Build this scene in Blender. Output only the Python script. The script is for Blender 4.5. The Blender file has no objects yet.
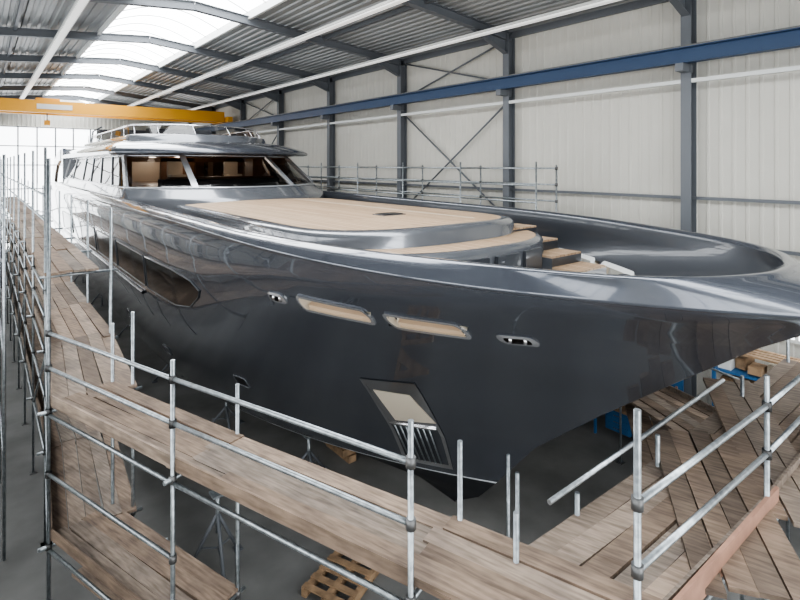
import bpy, math, random
from mathutils import Vector, Matrix
random.seed(7)
H=7.5      # camera / eye height above the floor; all z below are relative to the eye
C=7.6      # yacht centreline X
# ---------------------------------------------------------------- materials
MATS={}
def nm(name):
    m=bpy.data.materials.new(name); m.use_nodes=True
    nt=m.node_tree; b=nt.nodes['Principled BSDF']; MATS[name]=m
    return m,nt,b
def simple(name,col,rough=.5,metal=0,coat=0,noise=0,scale=3,spec=.5):
    m,nt,b=nm(name)
    b.inputs['Roughness'].default_value=rough; b.inputs['Metallic'].default_value=metal
    b.inputs['Coat Weight'].default_value=coat; b.inputs['Coat Roughness'].default_value=.02
    b.inputs['Specular IOR Level'].default_value=spec
    if noise>0:
        tc=nt.nodes.new('ShaderNodeTexCoord'); n=nt.nodes.new('ShaderNodeTexNoise'); n.inputs['Scale'].default_value=scale
        n.inputs['Detail'].default_value=6
        r=nt.nodes.new('ShaderNodeValToRGB')
        r.color_ramp.elements[0].position=.3; r.color_ramp.elements[1].position=.7
        r.color_ramp.elements[0].color=(*[c*(1-noise) for c in col],1)
        r.color_ramp.elements[1].color=(*[min(1,c*(1+noise)) for c in col],1)
        nt.links.new(tc.outputs['Object'],n.inputs['Vector']); nt.links.new(n.outputs['Fac'],r.inputs['Fac'])
        nt.links.new(r.outputs['Color'],b.inputs['Base Color'])
    else: b.inputs['Base Color'].default_value=(*col,1)
    return m
simple('hull_paint',(.088,.097,.118),.24,.55,1.0)
simple('deck_paint',(.17,.18,.20),.22,.5,.8)
simple('dark_paint',(.055,.06,.07),.35,.3,.5)
simple('antifouling',(.012,.013,.016),.55)
simple('boot_stripe',(.6,.62,.65),.4)
simple('chrome',(.8,.8,.82),.12,1)
simple('satin_steel',(.72,.73,.75),.25,.85)
simple('pillar_silver',(.50,.52,.55),.25,.5,.5)
simple('teak_light',(.50,.38,.27),.5)
simple('galvanised',(.36,.39,.41),.38,.85,0,.3,14)
simple('clamp_steel',(.16,.16,.16),.5,.8)
simple('steel_frame_paint',(.125,.135,.15),.5,.1)
simple('crane_blue',(.010,.038,.10),.45)
simple('crane_yellow',(.75,.36,.03),.5)
simple('white_paint',(.62,.63,.62),.5)
simple('wall_panel',(.52,.505,.46),.55,0,0,.06,.5)
simple('roof_sheet',(.28,.29,.295),.45,.3,0,.12,.5)
simple('concrete',(.18,.18,.175),.75,0,0,.3,.7)
simple('dark_fabric',(.02,.02,.024),.8)
simple('interior_wood',(.20,.105,.055),.35,0,.3,.3,2.5)
simple('cream',(.62,.55,.45),.5)
simple('blue_metal',(.03,.12,.28),.5)
simple('timber_block',(.30,.20,.12),.8,0,0,.35,5)
simple('black',(.01,.01,.012),.4)
simple('red_wood',(.30,.17,.12),.75,0,0,.25,4)
def emis(name,col,s):
    m,nt,b=nm(name); b.inputs['Base Color'].default_value=(.8,.8,.8,1)
    b.inputs['Emission Color'].default_value=(*col,1); b.inputs['Emission Strength'].default_value=s
emis('skylight_sheet',(.95,.98,1),8.2)
emis('daylight_glass',(.95,.98,1),4.4)
emis('tube_light',(1,.98,.94),.5)
m,nt,b=nm('glass')
nt.nodes.remove(b)
out=nt.nodes['Material Output']; mx=nt.nodes.new('ShaderNodeMixShader'); fr=nt.nodes.new('ShaderNodeFresnel'); fr.inputs['IOR'].default_value=1.6
tr=nt.nodes.new('ShaderNodeBsdfTransparent'); tr.inputs['Color'].default_value=(.58,.57,.56,1)
gl=nt.nodes.new('ShaderNodeBsdfGlossy'); gl.inputs['Roughness'].default_value=.02
nt.links.new(fr.outputs[0],mx.inputs[0]); nt.links.new(tr.outputs[0],mx.inputs[1]); nt.links.new(gl.outputs[0],mx.inputs[2]); nt.links.new(mx.outputs[0],out.inputs[0])
simple('dark_glass',(.012,.01,.009),.08,0,0)
m,nt,b=nm('scaffold_board'); b.inputs['Roughness'].default_value=.8
g=nt.nodes.new('ShaderNodeNewGeometry'); r=nt.nodes.new('ShaderNodeValToRGB')
cr=r.color_ramp; cr.elements[0].color=(.13,.098,.075,1); cr.elements[1].color=(.31,.235,.18,1)
e=cr.elements.new(.35); e.color=(.22,.16,.118,1); e=cr.elements.new(.65); e.color=(.20,.168,.14,1)
nt.links.new(g.outputs['Random Per Island'],r.inputs['Fac'])
tc=nt.nodes.new('ShaderNodeTexCoord'); mp0=nt.nodes.new('ShaderNodeMapping'); mp0.inputs['Rotation'].default_value=(0,0,-.3)
mp=nt.nodes.new('ShaderNodeMapping'); mp.inputs['Scale'].default_value=(16,1.6,10)
n=nt.nodes.new('ShaderNodeTexNoise'); n.inputs['Scale'].default_value=1.6; n.inputs['Detail'].default_value=8
nt.links.new(tc.outputs['Object'],mp0.inputs[0]); nt.links.new(mp0.outputs[0],mp.inputs[0]); nt.links.new(mp.outputs[0],n.inputs['Vector'])
r2=nt.nodes.new('ShaderNodeValToRGB'); r2.color_ramp.elements[0].position=.32; r2.color_ramp.elements[0].color=(.6,.58,.56,1); r2.color_ramp.elements[1].position=.62; r2.color_ramp.elements[1].color=(1.15,1.15,1.15,1)
nt.links.new(n.outputs['Fac'],r2.inputs['Fac'])
mu=nt.nodes.new('ShaderNodeMixRGB'); mu.blend_type='MULTIPLY'; mu.inputs[0].default_value=1
nt.links.new(r.outputs[0],mu.inputs[1]); nt.links.new(r2.outputs[0],mu.inputs[2])
n3=nt.nodes.new('ShaderNodeTexNoise'); n3.inputs['Scale'].default_value=2.2; n3.inputs['Detail'].default_value=5; nt.links.new(tc.outputs['Object'],n3.inputs['Vector'])
r3=nt.nodes.new('ShaderNodeValToRGB'); r3.color_ramp.elements[0].position=.35; r3.color_ramp.elements[0].color=(.70,.70,.72,1); r3.color_ramp.elements[1].position=.6; r3.color_ramp.elements[1].color=(1.05,1.05,1.05,1)
nt.links.new(n3.outputs['Fac'],r3.inputs['Fac'])
mu2=nt.nodes.new('ShaderNodeMixRGB'); mu2.blend_type='MULTIPLY'; mu2.inputs[0].default_value=1
nt.links.new(mu.outputs[0],mu2.inputs[1]); nt.links.new(r3.outputs[0],mu2.inputs[2]); nt.links.new(mu2.outputs[0],b.inputs['Base Color'])
m,nt,b=nm('teak'); b.inputs['Roughness'].default_value=.55
tc=nt.nodes.new('ShaderNodeTexCoord'); sp=nt.nodes.new('ShaderNodeSeparateXYZ'); cb=nt.nodes.new('ShaderNodeCombineXYZ')
nt.links.new(tc.outputs['Object'],sp.inputs[0]); nt.links.new(sp.outputs[1],cb.inputs[0]); nt.links.new(sp.outputs[0],cb.inputs[1])
bt=nt.nodes.new('ShaderNodeTexBrick'); bt.inputs['Scale'].default_value=1; bt.inputs['Brick Width'].default_value=3.2; bt.inputs['Row Height'].default_value=.14
bt.inputs['Mortar Size'].default_value=.008; bt.inputs['Color1'].default_value=(.40,.275,.175,1); bt.inputs['Color2'].default_value=(.51,.37,.25,1); bt.inputs['Mortar'].default_value=(.14,.09,.055,1)
nt.links.new(cb.outputs[0],bt.inputs['Vector']); nt.links.new(bt.outputs['Color'],b.inputs['Base Color'])

# ---------------------------------------------------------------- mesh builder
class M:
    def __init__(s): s.v=[];s.f=[];s.m=[];s.s=[];s.names=[]
    def mi(s,n):
        if n not in s.names: s.names.append(n)
        return s.names.index(n)
    def face(s,idx,mat,sm=False): s.f.append(idx); s.m.append(s.mi(mat)); s.s.append(sm)
    def poly(s,pts,mat,sm=False):
        b=len(s.v); s.v+= [tuple(p) for p in pts]; s.face(list(range(b,b+len(pts))),mat,sm)
    def box(s,c,d,mat,rz=0):
        cx,cy,cz=c; a,b_,h=d[0]/2,d[1]/2,d[2]/2; co,si=math.cos(rz),math.sin(rz); base=len(s.v)
        for z in(-h,h):
            for x,y in((-a,-b_),(a,-b_),(a,b_),(-a,b_)): s.v.append((cx+x*co-y*si,cy+x*si+y*co,cz+z))
        for q in((3,2,1,0),(4,5,6,7),(0,1,5,4),(1,2,6,5),(2,3,7,6),(3,0,4,7)): s.face([base+i for i in q],mat)
    def beam(s,p0,p1,w,h,mat,up=(0,0,1)):
        p0=Vector(p0);p1=Vector(p1);t=(p1-p0).normalized();u=Vector(up);r=t.cross(u)
        if r.length<1e-4: r=t.cross(Vector((0,1,0)))
        r.normalize(); u=r.cross(t).normalized(); base=len(s.v)
        for p in(p0,p1):
            for a,b_ in((-1,-1),(1,-1),(1,1),(-1,1)): s.v.append(tuple(p+r*(a*w/2)+u*(b_*h/2)))
        for q in((3,2,1,0),(4,5,6,7),(0,1,5,4),(1,2,6,5),(2,3,7,6),(3,0,4,7)): s.face([base+i for i in q],mat)
    def ibeam(s,p0,p1,h,w,mat,up=(0,0,1),t=.025):
        p0=Vector(p0);p1=Vector(p1);d=(p1-p0).normalized();u=Vector(up);r=d.cross(u).normalized();u=r.cross(d).normalized()
        s.beam(p0,p1,t,h-2*t,mat,u)
        for k in(-1,1):
            o=u*(k*(h/2-t/2)); s.beam(p0+o,p1+o,w,t,mat,u)
    def tube(s,p0,p1,r,mat,n=8,r1=None):
        p0=Vector(p0);p1=Vector(p1);t=(p1-p0).normalized();a=Vector((0,0,1)) if abs(t.z)<.9 else Vector((1,0,0))
        x=t.cross(a).normalized();y=t.cross(x); base=len(s.v); r1=r if r1 is None else r1
        for p,rr in((p0,r),(p1,r1)):
            for i in range(n):
                an=2*math.pi*i/n; s.v.append(tuple(p+x*(rr*math.cos(an))+y*(rr*math.sin(an))))
        for i in range(n):
            j=(i+1)%n; s.face([base+i,base+j,base+n+j,base+n+i],mat,True)
        s.face([base+i for i in range(n)][::-1],mat); s.face([base+n+i for i in range(n)],mat)
    def path(s,pts,r,mat,n=8):
        P=[Vector(p) for p in pts]; Q=[P[0]]
        for p in P[1:]:
            if (p-Q[-1]).length>1e-3: Q.append(p)
        rows=[]; px=None
        for i,p in enumerate(Q):
            t=(Q[min(i+1,len(Q)-1)]-Q[max(i-1,0)]).normalized()
            if px is None:
                a=Vector((0,0,1)) if abs(t.z)<.9 else Vector((1,0,0)); x=t.cross(a).normalized()
            else: x=(px-t*px.dot(t)).normalized()
            px=x; y=t.cross(x)
            rows.append([tuple(p+x*(r*math.cos(2*math.pi*k/n))+y*(r*math.sin(2*math.pi*k/n))) for k in range(n)])
        s.grid(rows,mat,True,closed=True)
    def grid(s,P,mat,sm=True,closed=False,skip=None,matf=None):
        base=len(s.v); R=len(P);K=len(P[0])
        for row in P: s.v+=[tuple(p) for p in row]
        for i in range(R-1):
            for j in range(K if closed else K-1):
                if skip and skip(i,j): continue
                k=(j+1)%K
                s.face([base+i*K+j,base+i*K+k,base+(i+1)*K+k,base+(i+1)*K+j],matf(i,j) if matf else mat,sm)
    def obj(s,name,parent=None,merge=False):
        me=bpy.data.meshes.new(name); me.from_pydata([(x,y,z+H) for x,y,z in s.v],[],s.f)
        for n in s.names: me.materials.append(MATS[n])
        me.polygons.foreach_set('material_index',s.m); me.polygons.foreach_set('use_smooth',s.s)
        me.update()
        if merge:
            import bmesh
            bm=bmesh.new(); bm.from_mesh(me); bmesh.ops.remove_doubles(bm,verts=bm.verts,dist=.0008); bmesh.ops.recalc_face_normals(bm,faces=bm.faces); bm.to_mesh(me); bm.free()
        o=bpy.data.objects.new(name,me); bpy.context.scene.collection.objects.link(o)
        if parent: o.parent=parent
        return o
def empty(name):
    o=bpy.data.objects.new(name,None); bpy.context.scene.collection.objects.link(o); return o
def lerp(a,b,t): return a+(b-a)*t
def tab(x,xs,ys):
    if x<=xs[0]: return ys[0]
    for i in range(len(xs)-1):
        if x<=xs[i+1]: return lerp(ys[i],ys[i+1],(x-xs[i])/(xs[i+1]-xs[i]))
    return ys[-1]
# ---------------------------------------------------------------- HALL
XW=14.8; XL=-3.6; YB=-12.1; YE=53.9; RX=5.6; ZE=4.72; ZR=5.55; FL=-H
cols=[-12.1,-6.1,-.1,5.9,11.9,17.9,23.9,29.9,35.9,41.9,47.9,53.9]
m=M(); m.box(((XL+XW)/2,(YB+YE)/2,FL-.1),(XW-XL+1,YE-YB+1,.2),'concrete'); m.obj('floor')
def roofz(x): return ZR-(ZR-ZE)*abs(x-RX)/(XW-RX)
def corr_wall(name,X,sgn):
    m=M(); prof=[]; y=YB
    while y<YE:
        prof+=[(y,0),(y+.17,0),(y+.19,.015),(y+.25,.015),(y+.27,0)]; y+=.30
    prof.append((YE,0))
    zs=[FL,-2.05,-.87,1.35,roofz(X)+.1]
    m.grid([[(X-sgn*d,yy,z) for yy,d in prof] for z in zs],'wall_panel',False)
    m.poly([(X+sgn*.06,YB,FL),(X+sgn*.06,YE,FL),(X+sgn*.06,YE,5.6),(X+sgn*.06,YB,5.6)],'wall_panel')
    return m
corr_wall('e',XW,1).obj('wall_east'); corr_wall('w',XL,-1).obj('wall_west')
for nm_,Y in(('wall_north',YE),('wall_south',YB)):
    m=M(); s=1 if Y>0 else -1
    prof=[];x=XL
    while x<XW: prof+=[(x,0),(x+.2,0),(x+.22,.03),(x+.3,.03)]; x+=.32
    m.grid([[(xx,Y-s*d,z) for xx,d in prof] for z in(FL,5.7)],'wall_panel',False); m.obj(nm_)
m=M()
SK0,SK1=3.7,7.5
for x0,x1 in((XL,SK0),(SK1,XW)):
    prof=[];x=x0
    while x<x1-.01:
        for dx,dz in((0,0),(.13,0),(.16,.05),(.27,.05),(.30,0)):
            if x+dx<=x1: prof.append((x+dx,dz))
        x+=.3
    prof.append((x1,0))
    m.grid([[(xx,y,roofz(xx)+dz) for xx,dz in prof] for y in (YB,YE)],'roof_sheet',False)
m.obj('ceiling')
m=M(); arc=[(lerp(SK0,SK1,i/10),roofz(SK0)+.1+.55*math.sin(math.pi*i/10)) for i in range(11)]
m.grid([[(x,y,z) for x,z in arc] for y in(YB,YE)],'skylight_sheet',True)
y=YB
while y<=YE:
    m.path([(x,y,z-.04) for x,z in arc],.028,'white_paint',5); y+=1.5
for x in(SK0,SK1): m.box((x,(YB+YE)/2,roofz(x)),(.10,YE-YB,.34),'white_paint')
m.obj('window_skylight')
m=M()
for y in cols[1:-1]:
    m.ibeam((XW-.25,y,FL),(XW-.25,y,ZE-.1),.34,.26,'steel_frame_paint',up=(1,0,0))
    m.ibeam((XL+.25,y,FL),(XL+.25,y,ZE-.1),.34,.26,'steel_frame_paint',up=(1,0,0))
    for x in(XL+.2,XW-.2):
        m.ibeam((x,y,roofz(x)-.22),(RX,y,ZR-.22),.30,.22,'steel_frame_paint')
        k=1 if x>RX else -1
        m.poly([(x-k*.1,y+.02,roofz(x)-.3),(x-k*1.9,y+.02,roofz(x-k*1.9)-.34),(x-k*.1,y+.02,roofz(x)-.85)],'steel_frame_paint')
        m.beam((x-k*.15,y,roofz(x)-.85),(x-k*1.9,y,roofz(x-k*1.9)-.38),.2,.02,'steel_frame_paint')
for x in(XW-.12,XL+.12):
    for z in(ZE-.12,-.87,-2.05):
        m.box((x,(YB+YE)/2,z),(.09,YE-YB,.08 if z!=ZE-.12 else .22),'steel_frame_paint')
for (a,b_) in((11.9,17.9),(29.9,35.9)):
    for z0,z1 in((-2.0,2.3),(2.9,4.5),(-7.2,-2.2)):
        m.tube((XW-.2,a,z0),(XW-.2,b_,z1),.035,'steel_frame_paint',6); m.tube((XW-.2,a,z1),(XW-.2,b_,z0),.035,'steel_frame_paint',6)
for x in(1.0,10.6): m.box((x,(YB+YE)/2,roofz(x)-.1),(.10,YE-YB,.14),'steel_frame_paint')
m.obj('steel_roof_frame')
m=M()
for x in(XW-.72,XL+.72):
    m.ibeam((x,YB,2.82),(x,YE,2.82),.40,.24,'crane_blue'); m.box((x,(YB+YE)/2,3.05),(.07,YE-YB,.06),'clamp_steel')
    for y in cols[1:-1]: m.box((x+(.2 if x>5 else -.2),y,2.52),(.62,.2,.2),'steel_frame_paint')
m.obj('crane_runway_beam')
m=M(); m.box((XW-.36,(YB+YE)/2,2.2),(.10,YE-YB,.10),'white_paint'); m.obj('cable_duct')
m=M(); yc=37.8
m.box(((XL+XW)/2,yc,3.5),(XW-XL-1.9,.5,.72),'crane_yellow'); m.box(((XL+XW)/2,yc+1.6,3.5),(XW-XL-1.9,.5,.72),'crane_yellow')
for x in(XL+.72,XW-.72): m.box((x,yc+.8,3.32),(.35,3.2,.36),'crane_yellow')
m.box((3.2,yc+.8,3.75),(1.2,1.3,.6),'crane_yellow'); m.box((3.5,yc-.28,3.5),(1.8,.03,.3),'white_paint')
m.tube((3.2,yc+.8,3.5),(3.2,yc+.8,2.7),.03,'clamp_steel'); m.box((3.2,yc+.8,2.6),(.3,.2,.3),'crane_yellow')
m.obj('overhead_crane')
for i,(x,z) in enumerate(((2.35,4.85),(9.1,4.62),(12.85,4.35))):
    m=M(); m.box((x,(YB+YE)/2,z),(.30,YE-YB-2,.07),'white_paint'); m.box((x,(YB+YE)/2,z-.05),(.2,YE-YB-2,.05),'tube_light')
    for y in cols[1:-1]: m.tube((x,y,z),(x,y,roofz(x)-.1),.015,'clamp_steel',5)
    m.obj('light_trunking'+('' if i==0 else '.%03d'%i))
def window(name,x,y0,y1,z0,z1,s,mull=1.1,mat='daylight_glass'):
    m=M(); X=x-s*.05
    m.poly([(X,y0,z0),(X,y1,z0),(X,y1,z1),(X,y0,z1)],mat)
    for z in(z0,z1,(z0+z1)/2): m.box((X-s*.03,(y0+y1)/2,z),(.06,y1-y0+.06,.07),'white_paint')
    y=y0
    while y<=y1+.01: m.box((X-s*.03,y,(z0+z1)/2),(.065,.07,z1-z0),'white_paint'); y+=mull
    m.obj(name)
window('window_1',XW,.3,4.7,-4.1,-2.3,1); window('window_2',XW,-5.6,-.6,-4.1,-2.3,1)
k=3
for y in cols[1:-2]:  # unseen glowing panes on the west wall, added to light the port hull side
    window('window_%d'%k,XL,y+.3,y+5.7,-2.6,2.2,-1,1.35); k+=1
m=M(); m.poly([(-1.5,YE-.08,FL),(9,YE-.08,FL),(9,YE-.08,3.2),(-1.5,YE-.08,3.2)],'daylight_glass')
for i in range(9): m.box((-1.5+i*10.5/8,YE-.12,(FL+3.2)/2),(.1,.08,3.2-FL),'steel_frame_paint')
for z in(-6,-4,-2,0,1.6,3.2): m.box((3.75,YE-.12,z),(10.5,.07,.08),'steel_frame_paint')
m.obj('door_1')
m=M(); m.poly([(-2.5,YB+.08,FL),(13,YB+.08,FL),(13,YB+.08,3.0),(-2.5,YB+.08,3.0)][::-1],'daylight_glass')
for i in range(9): m.box((-2.5+i*15.5/8,YB+.12,(FL+3.0)/2),(.1,.08,3.0-FL),'steel_frame_paint')
m.obj('door_2')

# ---------------------------------------------------------------- YACHT
yacht=empty('motor_yacht')
YS=46.0
ZT=[-6.9,-6.5,-6.0,-5.0,-4.0,-3.1,-2.3,-1.9,-1.65]
def Y0(z): return tab(z,ZT,[7.6,6.95,6.5,5.65,4.45,3.3,2.25,1.6,.95])
def BM(z): return tab(z,ZT,[.25,2.2,3.3,3.75,3.95,4.05,4.12,4.14,4.15])
def LN(z): return tab(z,ZT,[14,14,14,14,13.5,13,12,11.4,11])
def PP(z): return tab(z,ZT,[2,2.6,3,3,3,3.15,3.4,3.4,3.3])
def aft(Y): return 1-.10*max(0,(Y-34)/12)**2
def B(Y,z):
    s=min(1,max(0,(Y-Y0(z))/LN(z))); return BM(z)*(1-(1-s)**PP(z))*aft(Y)
def zk(Y): 
    t=min(1,max(0,(Y-.95)/11)); return -1.65+.37*(1-(1-t)**1.6)
YR0=1.9
def RB(Y):
    s=min(1,max(0,(Y-YR0)/9.2)); q=min(1,max(0,(Y-2.6)/2.6)); q=q*q*(3-2*q); return 4.0*(1-(1-s)**2.6)**(.51+.13*q)*aft(Y)
def RZ(Y): return tab(Y,[1.9,8,20,46],[-1.27,-1.21,-1.12,-1.1])
ZB=-6.9
def rowpt(c,v):
    w=max(0,1-(c-.95)/16)**2
    Y=c
    for _ in range(12):
        z=zk(Y)+v*(ZB-zk(Y)); Y=c+(Y0(z)-.95)*w
    return Y,z
def cfor(Y):
    a,b_=.95,Y
    for _ in range(40):
        c=(a+b_)/2
        if rowpt(c,.15)[0]<Y: a=c
        else: b_=c
    return c
SLY=[4.97,5.2,5.45,5.7,5.96,6.22,6.5,6.8,7.15,7.5]
SL=[cfor(Y) for Y in SLY]
cj=[.95]
while cj[-1]<SL[0]-.05: cj.append(cj[-1]+.13*(.2+min(1,(cj[-1]-.95)/1.2)))
cj=[c for c in cj if c<SL[0]-.05]+SL
y=SL[-1]+.3
while y<YS: cj.append(y); y+=.35 if y<14 else .9
cj.append(YS)
VS=[0,.012,.05,.09,.125,.132,.172,.18,.21,.25,.3,.35,.4,.45,.5,.55,.6,.65,.7,.75,.8,.835,.843,.87,.9,.93,.96,.985,1]
i0=VS.index(.132); j0=cj.index(SL[0])
hole=lambda j:(j0<=j<j0+4) or (j0+5<=j<j0+9)
hm=M()
for sd in(-1,1):
    P=[]
    for k,v in enumerate(VS):
        row=[]
        for c in cj:
            Y,z=rowpt(c,v); b=B(Y,z)
            if 0<v<=.05: b=max(0,b-.03)
            row.append((C+sd*b,Y,z))
        P.append(row)
    hm.grid(P,'hull_paint',True,skip=lambda i,j:i==i0 and hole(j),matf=lambda i,j:('boot_stripe' if VS[i]==.835 else 'antifouling' if VS[i]>=.843 else 'hull_paint'))
    hm.grid([P[-1],[(C,p[1],p[2]-.03) for p in P[-1]]],'antifouling',False)
tr=[P[k][-1] for k in range(len(VS))]
hm.poly([(2*C-p[0],p[1],p[2]) for p in tr]+[p for p in tr[::-1]],'hull_paint')
hull=hm.obj('hull',yacht,merge=True)
bm_=M()
def ridgept(c):
    w=max(0,1-(c-.95)/9)**2; Y=c+(YR0-.95)*w; return Y,RB(Y),RZ(Y)
for sd in(-1,1):
    P=[]
    for t in (-.02,0,.1,.25,.4,.55,.7,.82,.92,1):
        row=[]
        for c in cj:
            Yk,z_k=rowpt(c,0); bk=B(Yk,z_k)+(.035 if t>=0 else 0); Yr,br,zr=ridgept(c); t_=max(0,t)
            zz=lerp(z_k,zr,t_)+.03*math.sin(math.pi*t_)-(.03 if t<0 else 0)
            row.append((C+sd*lerp(bk,br,t_),lerp(Yk,Yr,t_)-(.03 if t>=0 else 0)*(1-t_),zz))
        P.append(row)
    for dx,dz in((.03,.018),(.08,.022),(.17,.01),(.20,-.04)):
        row=[]
        for c in cj:
            Yr,br,zr=ridgept(c); yy=Yr+dx*max(0,1-br/2.0); row.append((C+sd*max(0,br-dx*min(1,br/.8)),yy,zr+dz))
        P.append(row)
    bm_.grid(P,'hull_paint',True)
    Q=[P[-1]]
    for lv in [(-1.33),(-1.55),(-1.9),'a','b',(-2.42)]:
        row=[]
        for idx,c in enumerate(cj):
            Yr,br,zr=ridgept(c); Ya=0
            if lv=='a': Ya,z=rowpt(c,.132)
            elif lv=='b': Ya,z=rowpt(c,.172)
            else:
                z=lv
                if z<-1.8: Ya=rowpt(c,.12 if z>-2 else .18)[0]
            Y=max(Ya,Yr+.2*max(0,1-br/2.0)+.45*(zr-z)*max(0,1-br/2.0))
            bi=min(max(0,RB(Y)-.22),max(0,B(Y,z)-.16)); row.append((C+sd*bi,Y,z))
        Q.append(row)
    bm_.grid(Q,'dark_paint',True,skip=lambda i,j:i==4 and hole(j))
bm_.obj('bulwark',yacht,merge=True)
def rrect(y0,y1,z0,z1,r,n=6):
    pts=[]
    for cx,cz,a0 in((y1-r,z1-r,0),(y0+r,z1-r,90),(y0+r,z0+r,180),(y1-r,z0+r,270)):
        for i in range(n+1):
            a=math.radians(a0+90*i/n); pts.append((cx+r*math.cos(a),cz+r*math.sin(a)))
    return pts
def onhull(p,off,sd): 
    Y,z=p; e=.02; dby=(B(Y+e,z)-B(Y-e,z))/(2*e)
    nx=1/math.sqrt(1+dby*dby); ny=-dby*nx
    return (C+sd*(B(Y,z)+nx*off),Y+ny*off,z)
def dens(pts,seg=.12):
    out=[]
    for a,b_ in zip(pts,pts[1:]+pts[:1]):
        k=max(1,int(math.hypot(a[0]-b_[0],a[1]-b_[1])/seg))
        for i in range(k): out.append((lerp(a[0],b_[0],i/k),lerp(a[1],b_[1],i/k)))
    return out
def ring(m,outer,inner,offo,offi,sd,mat):
    m.grid([[onhull(p,offo,sd) for p in outer],[onhull(p,offi,sd) for p in inner]],mat,False,closed=True)
def patch(m,pts,off,sd,mat,rings=4):
    cy=sum(p[0] for p in pts)/len(pts); cz=sum(p[1] for p in pts)/len(pts)
    m.grid([[onhull((lerp(cy,p[0],k/rings),lerp(cz,p[1],k/rings)),off,sd) for p in pts] for k in range(rings+1)],mat,True,closed=True)
def zmid(Y):
    return zk(Y)+.152*(ZB-zk(Y))
def slot(y0,y1,g,r):
    a=y0-g; b_=y1+g; h=.10+g; pts=[]; N=14
    for i in range(N+1): Y=lerp(b_-r,a+r,i/N); pts.append((Y,h))
    for i in range(1,8): t=math.pi/2+math.pi*i/8; pts.append((a+r+r*math.cos(t),h*math.sin(t)))
    for i in range(N+1): Y=lerp(a+r,b_-r,i/N); pts.append((Y,-h))
    for i in range(1,8): t=-math.pi/2+math.pi*i/8; pts.append((b_-r+r*math.cos(t),h*math.sin(t)))
    return [(p[0],p[1]+zmid(p[0])) for p in pts]
m=M()
for sd in(-1,1):
    for y0,y1 in((5.0,5.94),(6.25,7.47)):
        o=slot(y0,y1,.045,.09); i_=slot(y0,y1,0,.06); i2=slot(y0,y1,.07,.09)
        ring(m,o,o,-.01,.03,sd,'satin_steel'); ring(m,o,i_,.03,.03,sd,'satin_steel'); ring(m,i_,i_,.03,-.24,sd,'cream')
        ring(m,i2,i_,-.2,-.24,sd,'white_paint')
        if sd<0:
            m.grid([[onhull((p[0],p[1]),-.17,sd) for p in i_[:15]],[onhull((p[0],p[1]-.09),-.17,sd) for p in i_[:15]],[onhull((p[0],p[1]-.13),-.05,sd) for p in i_[:15]],[onhull((p[0],p[1]-.20),-.03,sd) for p in i_[:15]]],'teak_light',False)
m.obj('bulwark_opening_frame',yacht)
m=M()
for sd in(-1,1):
    for yc_,zc in((8.05,-2.22),(4.45,-2.36)):
        o=rrect(yc_-.21,yc_+.21,zc-.09,zc+.09,.085); i_=rrect(yc_-.14,yc_+.14,zc-.05,zc+.05,.045)
        ring(m,o,o,-.01,.03,sd,'satin_steel'); ring(m,o,i_,.03,.05,sd,'satin_steel'); ring(m,i_,i_,.05,-.0,sd,'chrome'); patch(m,i_,.005,sd,'dark_glass')
        for a in(-.08,.08):
            p=onhull((yc_+a,zc),.02,sd); m.tube((p[0],p[1],p[2]-.045),(p[0],p[1],p[2]+.045),.028,'chrome')
        if yc_>5:
            patch(m,rrect(yc_-.22,yc_+.22,zc+.05,zc+.22,.08),-.28,sd,'satin_steel')
m.obj('fairlead',yacht)
m=M()
def quadpts(q,n=8):
    pts=[]
    for a,b_ in zip(q,q[1:]+q[:1]):
        for i in range(n): pts.append((lerp(a[0],b_[0],i/n),lerp(a[1],b_[1],i/n)))
    return pts
for sd in(-1,1):
    q=[(7.62,-3.78),(6.62,-3.66),(7.14,-5.85),(8.0,-5.85)]
    o=quadpts(q); cy=sum(p[0] for p in q)/4; cz=sum(p[1] for p in q)/4
    inn=[(lerp(cy,p[0],.86),lerp(cz,p[1],.9)) for p in q]
    mid_l=(lerp(inn[0][0],inn[3][0],.52),lerp(inn[0][1],inn[3][1],.52)); mid_r=(lerp(inn[1][0],inn[2][0],.52),lerp(inn[1][1],inn[2][1],.52))
    patch(m,o,.012,sd,'dark_paint',5)
    ring(m,o,quadpts(inn),.02,.02,sd,'chrome')
    up=quadpts([inn[0],inn[1],mid_r,mid_l]); patch(m,up,.018,sd,'chrome',4)
    painted_reflection=quadpts([(lerp(cy,inn[0][0],.8),lerp(-4.3,inn[0][1],.7)),(lerp(cy,inn[1][0],.7),lerp(-4.3,inn[1][1],.6)),(mid_r[0]-.08,mid_r[1]+.15),(mid_l[0]-.15,mid_l[1]+.1)]); patch(m,painted_reflection,.025,sd,'cream',4)  # beige patch paints in the bright reflection inside the recess
    for k in range(7):
        t=(k+.7)/8; a=onhull((lerp(mid_l[0],mid_r[0],t),lerp(mid_l[1],mid_r[1],t)),.03,sd); b2=onhull((lerp(inn[3][0],inn[2][0],t),lerp(inn[3][1],inn[2][1],t)),.03,sd)
        m.tube(a,b2,.016,'galvanised',6)
    m.tube(onhull(mid_l,.03,sd),onhull(mid_r,.03,sd),.03,'chrome')
m.obj('anchor_pocket',yacht)
m=M(); W0,W1=-3.35,-2.5
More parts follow.
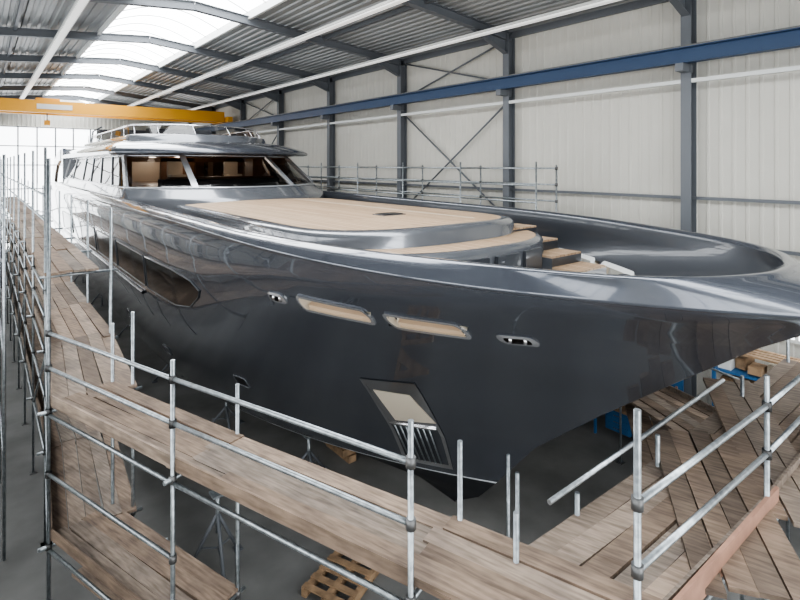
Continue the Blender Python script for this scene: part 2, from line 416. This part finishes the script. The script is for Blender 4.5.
for sd in(-1,1):
    wpts=[(11.2,-2.66),(11.6,-2.5),(12.8,-2.45),(15.4,W1),(15.4,W0),(13,W0),(12.1,-3.2),(11.4,-2.85)]
    pp=quadpts(wpts,4); patch(m,pp,.015,sd,'dark_glass',3); m.path([onhull(p,.012,sd) for p in pp+pp[:1]],.02,'dark_paint',6)
    for a in(15.6,19.4,23.5,30):
        r_=dens(rrect(a,a+3.6,W0,W1,.1),.4); patch(m,r_,.015,sd,'dark_glass',2)
        m.path([onhull(p,.012,sd) for p in r_+r_[:1]],.02,'dark_paint',6)
    for yc_,zc in((11.3,-4.85),(15.2,-5.1),(19,-4.9)):
        r_=rrect(yc_-.2,yc_+.2,zc-.12,zc+.12,.04); patch(m,r_,.012,sd,'black',2); m.path([onhull(p,.012,sd) for p in r_+r_[:1]],.014,'deck_paint',6)
    m.path([onhull((a,-3.6),.03,sd) for a in range(16,45,2)],.05,'deck_paint',6)
m.obj('hull_window',yacht)
def half_deck(m,y0,y1,z,mat,bf,n=40):
    m.grid([[(C-bf(lerp(y0,y1,i/n)),lerp(y0,y1,i/n),z) for i in range(n+1)],[(C+bf(lerp(y0,y1,i/n)),lerp(y0,y1,i/n),z) for i in range(n+1)]],mat,False)
m=M()
half_deck(m,2.3,8.6,-2.38,'deck_paint',lambda Y:max(0,min(RB(Y)-.15,B(Y,-2.38)-.12)))
half_deck(m,8.3,YS,-1.75,'teak',lambda Y:RB(Y)-.1)
b=RB(8.3)-.12; m.poly([(C-b,8.3,-2.4),(C+b,8.3,-2.4),(C+b,8.3,-1.75),(C-b,8.3,-1.75)],'dark_paint')
m.obj('deck',yacht)
def nose(yf,L,Bm,e=2.3):
    def f(Y):
        s=min(1,max(0,(Y-yf)/L)); return Bm*(1-(1-s)**e)**(1/e)
    return f
def loopXY(yf,L,Bm,y1,e=2.3,n=26):
    f=nose(yf,L,Bm,e); left=[]
    for i in range(n+1):
        s=(i/n)**2.2; Y=yf+L*s; left.append((-f(Y),Y))
    left.append((-Bm,y1)); right=[(-x,y) for x,y in left]
    return left[::-1]+right[1:]
def camber(x,bm): return .07*(1-(x/bm)**2)
m=M()
def tier(m,yf,L,Bm,y1,z0,z1,topmat,inset,e=2.8,side='deck_paint',cam=True):
    loops=[(0.06,z0),(0.0,z0+.05),(0,z1-.10),(-.03,z1-.04),(-.09,z1)]
    G=[]
    for d,z in loops:
        lp=loopXY(yf-d,L,Bm+d,y1+d,e); G.append([(C+x,y,z+(camber(x,Bm) if cam and z>z1-.2 else 0)) for x,y in lp])
    lp=loopXY(yf+inset,L,Bm-inset,y1-inset,e); g2=[(C+x,y,z1+(camber(x,Bm) if cam else 0)+.004) for x,y in lp]; G.append(g2)
    m.grid(G,side,True,closed=True)
    h=len(lp)//2; rows=[]
    Lf=lp[:h+1]; R=lp[h:][::-1]
    for (xa,ya),(xb,yb) in zip(Lf,R):
        rows.append([(C+lerp(xa,xb,k/12),lerp(ya,yb,k/12),z1+(camber(lerp(xa,xb,k/12),Bm) if cam else 0)+.006) for k in range(13)])
    m.grid(rows,topmat,True)
tier(m,6.45,2.6,2.9,16.4,-2.38,-1.55,'teak',.14,2.6,cam=False)
tier(m,7.3,2.5,2.85,17.2,-1.6,-1.27,'teak',.24,2.7)
m.box((C+.05,9.9,-1.185),(.66,.46,.02),'deck_paint'); m.box((C+.05,9.9,-1.17),(.56,.36,.02),'black')
m.box((C+1.1,12.4,-1.20),(.03,8.6,.012),'cream')
for a in(-1.6,-.7,.2,1.1): m.box((C+a,6.39+.09*a*a,-1.95),(.7,.06,.5),'dark_paint',.16*a)
m.obj('coachroof',yacht)
m=M()
for k,(zt,yc_) in enumerate(((-1.5,8.0),(-1.74,7.4),(-1.97,6.8),(-2.19,6.2))):
    m.box((C+2.3,yc_,(zt-2.4)/2),(1.1,.6,zt+2.4),'dark_paint'); m.box((C+2.3,yc_,zt+.02),(1.08,.6,.04),'teak')
m.obj('deck_steps',yacht)
m=M()
def capstan(x,y,z):
    for z0,z1,r0,r1 in((0,.05,.16,.16),(.05,.16,.11,.08),(.16,.26,.08,.12),(.26,.30,.12,.10)): m.tube((x,y,z+z0),(x,y,z+z1),r0,'chrome',16,r1)
capstan(C-.5,4.9,-2.38); capstan(C+.5,4.9,-2.38); capstan(C+1.9,5.0,-2.38)
for x in(-.5,.5): m.box((C+x,4.2,-2.3),(.16,.9,.12),'galvanised')
for x,y in((-1.6,5.5),(1.6,4.3)):
    m.box((C+x,y,-2.28),(.1,.4,.03),'chrome'); m.tube((C+x,y-.1,-2.38),(C+x,y-.1,-2.27),.025,'chrome'); m.tube((C+x,y+.1,-2.38),(C+x,y+.1,-2.27),.025,'chrome')
m.obj('mooring_gear',yacht)
def wloop(b,yf,bow,y1,z,bt=None,nf=24,ns=14,e=2.4):
    bt=bt or b*.95; pts=[]
    yc_=yf+bow
    for i in range(ns): t=i/ns; pts.append((C-lerp(bt,b,t),lerp(y1,yc_,t),z))
    for i in range(nf+1):
        x=-b+2*b*i/nf; x=b*math.sin(math.pi/2*(x/b)) ; pts.append((C+x,yf+bow*(abs(x)/b)**e,z))
    for i in range(ns-1,-1,-1): t=i/ns; pts.append((C+lerp(bt,b,t),lerp(y1,yc_,t),z))
    return pts
YA=38.5
m=M()
L=[wloop(3.82,16.9,2.2,YA,-1.76),wloop(3.8,17.0,2.2,YA,-1.2),wloop(3.76,17.15,2.2,YA,-1.1),wloop(3.72,17.75,2.15,YA,-.86),wloop(3.70,17.85,2.1,YA,-.80),wloop(3.62,17.98,2.1,YA,-.80)]
m.grid(L,'deck_paint',True)
sill=wloop(3.66,17.95,2.1,YA,-.80); top=wloop(3.35,20.1,1.9,YA,.36)
R_=[wloop(3.3,20.2,1.9,YA,.38),wloop(3.7,19.1,2.0,YA,.36),wloop(3.86,18.85,2.0,YA,.42),wloop(3.88,18.85,2.0,YA,.50),wloop(3.82,19.1,2.0,YA,.62),wloop(3.6,19.9,1.9,YA,.82),wloop(3.2,21,1.8,YA,.96),wloop(2.2,22.5,1.5,YA,1.03),wloop(.5,24,.5,YA,1.06)]
m.grid(R_,'hull_paint',True)
Rc=wloop(3.5,19.6,2,YA,.37); h=len(Rc)//2; m.grid([[a,b2] for a,b2 in zip(Rc[:h+1],Rc[h:][::-1])],'interior_wood',False)
m.box((C,YA,-.4),(7.2,.1,2.8),'deck_paint')
m.obj('wheelhouse',yacht)
m=M(); m.grid([sill,top],'glass',True); m.obj('wheelhouse_glazing',yacht)
m=M(); n=len(sill); ns=14; nf=24
pil=[ns, ns+8, ns+16, ns+24]+[0,3,6,8,10,12]+[n-1-k for k in(0,3,6,8,10,12)]
for k in pil:
    a=Vector(sill[k]);b2=Vector(top[k]); w=.20 if ns<=k<=ns+24 else .13
    tdir=(Vector(sill[min(n-1,k+1)])-Vector(sill[max(0,k-1)])).normalized()
    m.beam(a,b2,.09,w,'pillar_silver',up=tdir)
m.path(sill,.045,'pillar_silver',6); m.path(top,.05,'pillar_silver',6)
m.obj('window_pillars',yacht)
m=M()
m.box((C,29,-1.0),(6.8,17,.1),'interior_wood')
for x,w in((0,1.6),(-2.9,.9),(2.9,.9)): m.box((C+x,27,-.3),(w,.15,1.4),'interior_wood')
m.box((C,27,.25),(6.6,.15,.2),'interior_wood')
m.box((C,20.9,-.78),(4.6,.9,.45),'dark_fabric'); m.box((C,20.75,-.5),(4.2,.5,.08),'interior_wood')
for x in(-1.2,1.2): m.box((C+x,22.8,-.5),(.6,.6,.2),'cream'); m.box((C+x,23.1,-.15),(.6,.14,.6),'cream')
for y in(24.5,30,33,36):
    for s in(-1,1): m.box((C+s*2.9,y,-.35),(.5,.9,1.35),'interior_wood')
m.box((C,33,-.3),(3,.15,1.4),'cream')
m.obj('wheelhouse_interior',yacht)
m=M()
prof=[(38,1.02),(39.5,.95),(41,.75),(42.4,.35),(43.6,-.35),(44.3,-1.3),(42.6,-1.3),(42.1,-.6),(41.2,-.05),(40,.25),(38,.36)]
for s in(-1,1):
    for xo in(0,.18):
        m.poly([(C+s*(3.66-xo),y,z) for y,z in prof],'hull_paint')
    m.grid([[(C+s*3.66,y,z) for y,z in prof],[(C+s*3.48,y,z) for y,z in prof]],'hull_paint',False,closed=True)
m.box((C,40,.72),(7,3.6,.2),'hull_paint')
m.obj('aft_wing',yacht)
m=M()
fl=[wloop(2.95,21.5,1.6,36,.95),wloop(2.9,21.7,1.6,36,1.22),wloop(2.78,21.8,1.6,36,1.27),wloop(2.7,21.9,1.6,36,1.2)]
m.grid(fl,'deck_paint',True)
g0=wloop(2.8,21.8,1.6,34,1.25);g1=wloop(2.74,22.3,1.6,34,1.66)
m.grid([g0,g1],'glass',True); m.path(g1,.035,'chrome',8)
for k in range(0,len(g0),4): m.tube(g0[k],g1[k],.02,'chrome',6)
m.box((C-.9,25.5,1.35),(1.6,.7,.6),'dark_fabric'); m.box((C+1.2,27,1.3),(1.8,1.6,.5),'interior_wood'); m.box((C-1.2,29.5,1.4),(2,.8,.75),'dark_fabric'); m.box((C-.9,33,1.5),(3.2,1.2,.9),'dark_fabric')
m.box((C,24.4,1.35),(1.4,.5,.5),'deck_paint')
for s in(-1,1):
    m.path([(C+s*2.4,36.2,1.0),(C+s*2.35,35.8,2.0),(C+s*1.9,35.7,2.3)],.05,'dark_paint')
    m.tube((C+s*2.4,37,1.0),(C+s*2.4,37,1.8),.03,'chrome')
m.obj('flybridge',yacht)

# ---------------------------------------------------------------- SCAFFOLDING
TR=.0265
def clamp(m,p): m.tube((p[0],p[1],p[2]-.045),(p[0],p[1],p[2]+.045),.045,'clamp_steel',8)
def boards(m,a,b_,n,side,z,bw=.235,mat='scaffold_board',over=.18):
    a=Vector((a[0],a[1],0));b_=Vector((b_[0],b_[1],0));t=(b_-a).normalized();s=Vector((side[0],side[1],0)).normalized()
    for i in range(n):
        o=s*(bw*(i+.5)+.03); ja=random.uniform(0,over);jb=random.uniform(0,over);dz=random.uniform(0,.025);sk=random.uniform(-.02,.02)
        p0=a-t*ja+o+s*sk;p1=b_+t*jb+o-s*sk
        m.beam((p0.x,p0.y,z+dz),(p1.x,p1.y,z+dz+random.uniform(-.008,.02)),bw-.014,.045,mat)
def run(m,outer,side,width,levels,top_o,top_i,rail_levels,nb=4,toe=True,diag=True,inner_rails=False):
    s=Vector((side[0],side[1])).normalized()*width
    inner=[(p[0]+s.x,p[1]+s.y) for p in outer]
    for i,(p,q) in enumerate(zip(outer,inner)):
        to=top_o[i] if isinstance(top_o,list) else top_o; ti=top_i[i] if isinstance(top_i,list) else top_i
        m.tube((p[0],p[1],FL),(p[0],p[1],to),TR,'galvanised',10); m.tube((q[0],q[1],FL),(q[0],q[1],ti),TR,'galvanised',10)
        for c in(p,q): m.box((c[0],c[1],FL+.01),(.15,.15,.02),'clamp_steel')
        for z in levels:
            m.tube((p[0]-s.x*.12,p[1]-s.y*.12,z-.07),(q[0]+s.x*.12,q[1]+s.y*.12,z-.07),TR,'galvanised',8)
            clamp(m,(p[0],p[1],z-.07)); clamp(m,(q[0],q[1],z-.07))
    for i in range(len(outer)-1):
        p0,p1=outer[i],outer[i+1]; q0,q1=inner[i],inner[i+1]
        for z in rail_levels:
            m.tube((p0[0],p0[1],z),(p1[0],p1[1],z),TR,'galvanised',8); clamp(m,(p0[0],p0[1],z)); clamp(m,(p1[0],p1[1],z))
        for z in levels:
            for a,b2 in((p0,p1),(q0,q1)): m.tube((a[0],a[1],z-.12),(b2[0],b2[1],z-.12),TR,'galvanised',8)
            boards(m,p0,p1,nb,side,z)
            if toe: m.beam((p0[0]+s.x*.03,p0[1]+s.y*.03,z+.10),(p1[0]+s.x*.03,p1[1]+s.y*.03,z+.10),.03,.15,'scaffold_board')
        if inner_rails:
            for z in rail_levels: m.tube((q0[0],q0[1],z),(q1[0],q1[1],z),TR,'galvanised',8)
        if diag and i%2==0: m.tube((p0[0],p0[1],levels[0]-.2),(p1[0],p1[1],levels[0]-2.2),TR,'galvanised',8)
PZ=-3.60; LZ=-5.6
out=[(.79,9.3),(1.75,6.4),(2.82,3.35)]
dr=Vector((out[2][0]-out[0][0],out[2][1]-out[0][1])).normalized(); sd_=(-dr.y,dr.x)
m=M(); run(m,out,sd_,.95,[PZ],[.0,-2.28,-2.15],[-2.6,-2.9,-2.75],[-2.50,-3.02],diag=False)
p=Vector(out[2]); e2=p+dr*1.9
boards(m,(p.x,p.y),(e2.x,e2.y),4,sd_,PZ+.03)
boards(m,(2.0,5.6),(3.25,2.2),1,sd_,PZ+.06,.26)
run(m,[(.79,9.3),(1.75,6.4)],sd_,.95,[LZ],-5,-5,[-4.6],diag=False)
boards(m,(1.15,9.9),(2.5,6.0),3,sd_,-6.7)
m.obj('scaffolding')
m=M()
o2=[(1.0,12.4+3.07*i) for i in range(11)]
run(m,[(.79,9.3)]+o2[:1],(1,0.05),1.15,[PZ,LZ],[.1,.3],[-2.4,-2.4],[-2.5,-3.02,-4.6],nb=5,diag=False)
run(m,o2,(1,0),1.15,[PZ,LZ],.35,-.9,[-2.5,-3.02,-4.6],nb=5)
for i in range(10):
    a,b2=o2[i],o2[i+1]; boards(m,(a[0]-.05,a[1]),(b2[0]-.05,b2[1]),4,(1,0),-2.15)
    for z in(-1.1,-.6): m.tube((a[0],a[1],z),(b2[0],b2[1],z),TR,'galvanised',8); 
    m.tube((a[0]-.1,a[1],-2.22),(a[0]+1.25,a[1],-2.22),TR,'galvanised',8)
    m.tube((.35,a[1],FL),(.35,a[1],.2),TR,'galvanised',8)
    for z in(-5.6,-3.6,-1.1,-.2): m.tube((.35,a[1],z),(.35,b2[1],z),TR,'galvanised',6)
m.obj('scaffolding.001')
m=M()
o3=[(3.72,1.86),(6.25,1.78),(9.0,1.78),(11.4,1.82)]
run(m,o3,(0,1),1.1,[PZ],[-1.78,-2.15,-2.2,-2.0],[-3.1,-3.2,-3.2,-2.4],[-2.46,-2.95],nb=5,diag=False)
boards(m,(4.7,1.9),(6.9,3.3),4,(.55,-.8),PZ+.05); boards(m,(6.6,1.2),(9.6,2.9),3,(-.5,.85),PZ+.06)
m.tube((4.2,2.95,-3.2),(8.6,3.0,-3.2),TR,'galvanised',8)
for x,y,zt in((4.75,3.0,-3.35),(5.3,4.2,-3.9),(6.1,5.0,-4.3)): m.tube((x,y,FL),(x,y,zt),TR,'galvanised',8)
m.beam((3.8,1.80,PZ+.12),(6.5,1.76,PZ+.12),.035,.22,'red_wood')
m.obj('scaffolding.002')
m=M()
o4=[(2*C-p[0],p[1]) for p in out][::-1]; s4=(-sd_[0],sd_[1])
run(m,o4,s4,.95,[LZ],-4.4,-4.6,[-4.6],nb=4,diag=False)
boards(m,(10.4,2.6),(12.4,6.8),3,(-.9,.4),-5.2); boards(m,(8.7,3.0),(12.2,5.4),4,(-.5,.8),-5.45)
o5=[(13.6,9.3+3.07*i) for i in range(10)]
run(m,o5,(-1,0),1.0,[-2.15,LZ],[-.0]*10,[.1]*10,[-.1,-.6,-1.1],nb=4,diag=False,inner_rails=True)
m.obj('scaffolding.003')
# ---------------------------------------------------------------- supports
def stand(x,y,zt,i,sp=.55):
    m=M(); 
    for k in range(3):
        a=2*math.pi*k/3+.4; fx,fy=x+sp*math.cos(a),y+sp*math.sin(a)
        m.tube((x,y,zt-.35),(fx,fy,FL+.03),.035,'steel_frame_paint'); m.tube((x,y,FL+.35),(lerp(fx,x,.3),lerp(fy,y,.3),FL+.35),.018,'steel_frame_paint',6); m.box((fx,fy,FL+.015),(.16,.16,.03),'steel_frame_paint')
    m.tube((x,y,zt-.7),(x,y,zt),.04,'galvanised'); m.box((x,y,zt+.02),(.25,.25,.04),'galvanised'); m.obj('jack_stand'+('' if i==0 else '.%03d'%i))
stand(3.45,9.7,-6.15,0,.5); i=1
for y in(11,14.5,19,25,32,39):
    for s in(-1,1): stand(C+s*(B(y,-6.3)-.15),y,-6.45,i); i+=1
i=0
for y in(11.5,15,19,23,28,33,38,43):
    m=M()
    for k in range(3): 
        if k%2==0: 
            for s in(-.3,.3): m.box((C+s,y,FL+.09+.18*k),(.22,1.1,.17),'timber_block')
        else:
            for s in(-.4,.4): m.box((C,y+s,FL+.09+.18*k),(1.1,.2,.17),'timber_block')
    m.obj('keel_block'+('' if i==0 else '.%03d'%i)); i+=1
def pallet(x,y,r,i):
    m=M(); c,s=math.cos(r),math.sin(r)
    for k in range(5):
        d=(-.5+.25*k); m.box((x+d*c,y+d*s,FL+.155),(.12,.95,.025),'timber_block',r); 
    for k in(-.42,0,.42): m.box((x-k*s,y+k*c,FL+.09),(1.15,.1,.1),'timber_block',r); m.box((x-k*s,y+k*c,FL+.02),(1.15,.1,.02),'timber_block',r)
    m.obj('pallet'+('' if i==0 else '.%03d'%i))
pallet(5.05,7.9,.4,0)
m=M()
for d in(0,.4): m.tube((2.0+d*.9,7.9+d*.3,FL),(1.85+d*.9,8.3+d*.3,-5.7),.025,'galvanised')
for k in range(6):
    t=k/6+.08; m.tube((lerp(2.0,1.85,t),lerp(7.9,8.3,t),lerp(FL,-5.7,t)),(lerp(2.0,1.85,t)+.36,lerp(7.9,8.3,t)+.12,lerp(FL,-5.7,t)),.016,'galvanised',6)
m.obj('ladder')
# ---------------------------------------------------------------- workshop clutter by east wall
m=M(); x,y=13.75,6.9
m.box((x,y,-6.62),(.8,2.2,.06),'timber_block')
for yy in(-1,1):
    for xx in(-.35,.35): m.box((x+xx,y+yy,-7.07),(.06,.06,.86),'blue_metal')
for dy in(-.65,.35):
    m.box((x,y+dy,-6.95),(.7,.7,.55),'blue_metal')
    for k in range(3): m.box((x-.36,y+dy,-6.78-.17*k),(.02,.6,.13),'blue_metal'); m.box((x-.38,y+dy,-6.78-.17*k),(.02,.2,.02),'chrome')
m.box((x+.1,y+.4,-6.42),(.3,.4,.3),'blue_metal'); m.box((x,y-.3,-6.5),(.2,.3,.18),'red_wood'); m.tube((x-.2,y+.8,-6.6),(x-.2,y+.8,-6.3),.09,'white_paint',12)
m.box((x+.36,y,-5.95),(.05,2.1,1.2),'blue_metal')
for k in range(9): m.box((x+.32,y-.9+.22*k,-5.9+.2*math.sin(k*2.1)),(.03,.05,.3),random.choice(['galvanised','red_wood','white_paint']))
m.obj('workbench')
for i,(x,y,h_) in enumerate(((14.15,3.9,2.8),(14.15,1.2,2.8))):
    m=M()
    for xx in(-.4,.3):
        for yy in(-1.1,1.1): m.box((x+xx,y+yy,FL+h_/2),(.07,.07,h_),'blue_metal')
    for k in range(4):
        z=FL+.25+k*.78; m.box((x,y,z),(.75,2.3,.05),'blue_metal')
        for q in range(7):
            m.box((x+random.uniform(-.2,.15),y-.95+q*.31,z+.06+random.uniform(.05,.16)),(random.uniform(.3,.5),random.uniform(.12,.28),random.uniform(.16,.42)),random.choice(['timber_block','cream','blue_metal','white_paint','timber_block','dark_fabric']),random.uniform(-.2,.2))
        for q in range(4): m.box((x-.25+.12*q,y,z+.48+.02*q),(.1,2.1,.05),'timber_block',random.uniform(-.05,.05))
    m.obj('storage_rack'+('' if i==0 else '.%03d'%i))
m=M(); m.box((9.9,5.0,FL+.4),(.7,.9,.7),'blue_metal'); m.box((9.9,5.0,FL+.78),(.74,.94,.05),'galvanised')
for a in(-.25,.25):
    for b2 in(-.35,.35): m.tube((9.9+a-.02,5+b2,FL+.06),(9.9+a+.02,5+b2,FL+.06),.06,'black',10)
m.obj('tool_trolley')
# ---------------------------------------------------------------- light, world, camera
w=bpy.data.worlds.new('World'); bpy.context.scene.world=w; w.use_nodes=True
w.node_tree.nodes['Background'].inputs[0].default_value=(.75,.85,1,1); w.node_tree.nodes['Background'].inputs[1].default_value=.6
for y in(21,26,31):  # added warm fill so the cabin interior reads; no lamps known there
    l=bpy.data.lights.new('cabin_lamp','POINT'); l.energy=42; l.color=(1,.86,.72); l.shadow_soft_size=.2
    o=bpy.data.objects.new('cabin_lamp',l); o.location=(C,y+.8,H+.2); bpy.context.scene.collection.objects.link(o); o.parent=yacht
cam=bpy.data.cameras.new('Camera'); cam.sensor_width=36; cam.lens=23.4; cam.shift_y=-.16875; cam.clip_start=.05; cam.clip_end=300
co=bpy.data.objects.new('Camera',cam); bpy.context.scene.collection.objects.link(co)
co.location=(0,0,H); co.rotation_euler=(math.pi/2,0,-math.radians(38.9)); bpy.context.scene.camera=co
vs=bpy.context.scene.view_settings; vs.view_transform='AgX'; vs.exposure=.05
try: vs.look='AgX - Medium High Contrast'
except Exception as ex: print(ex)
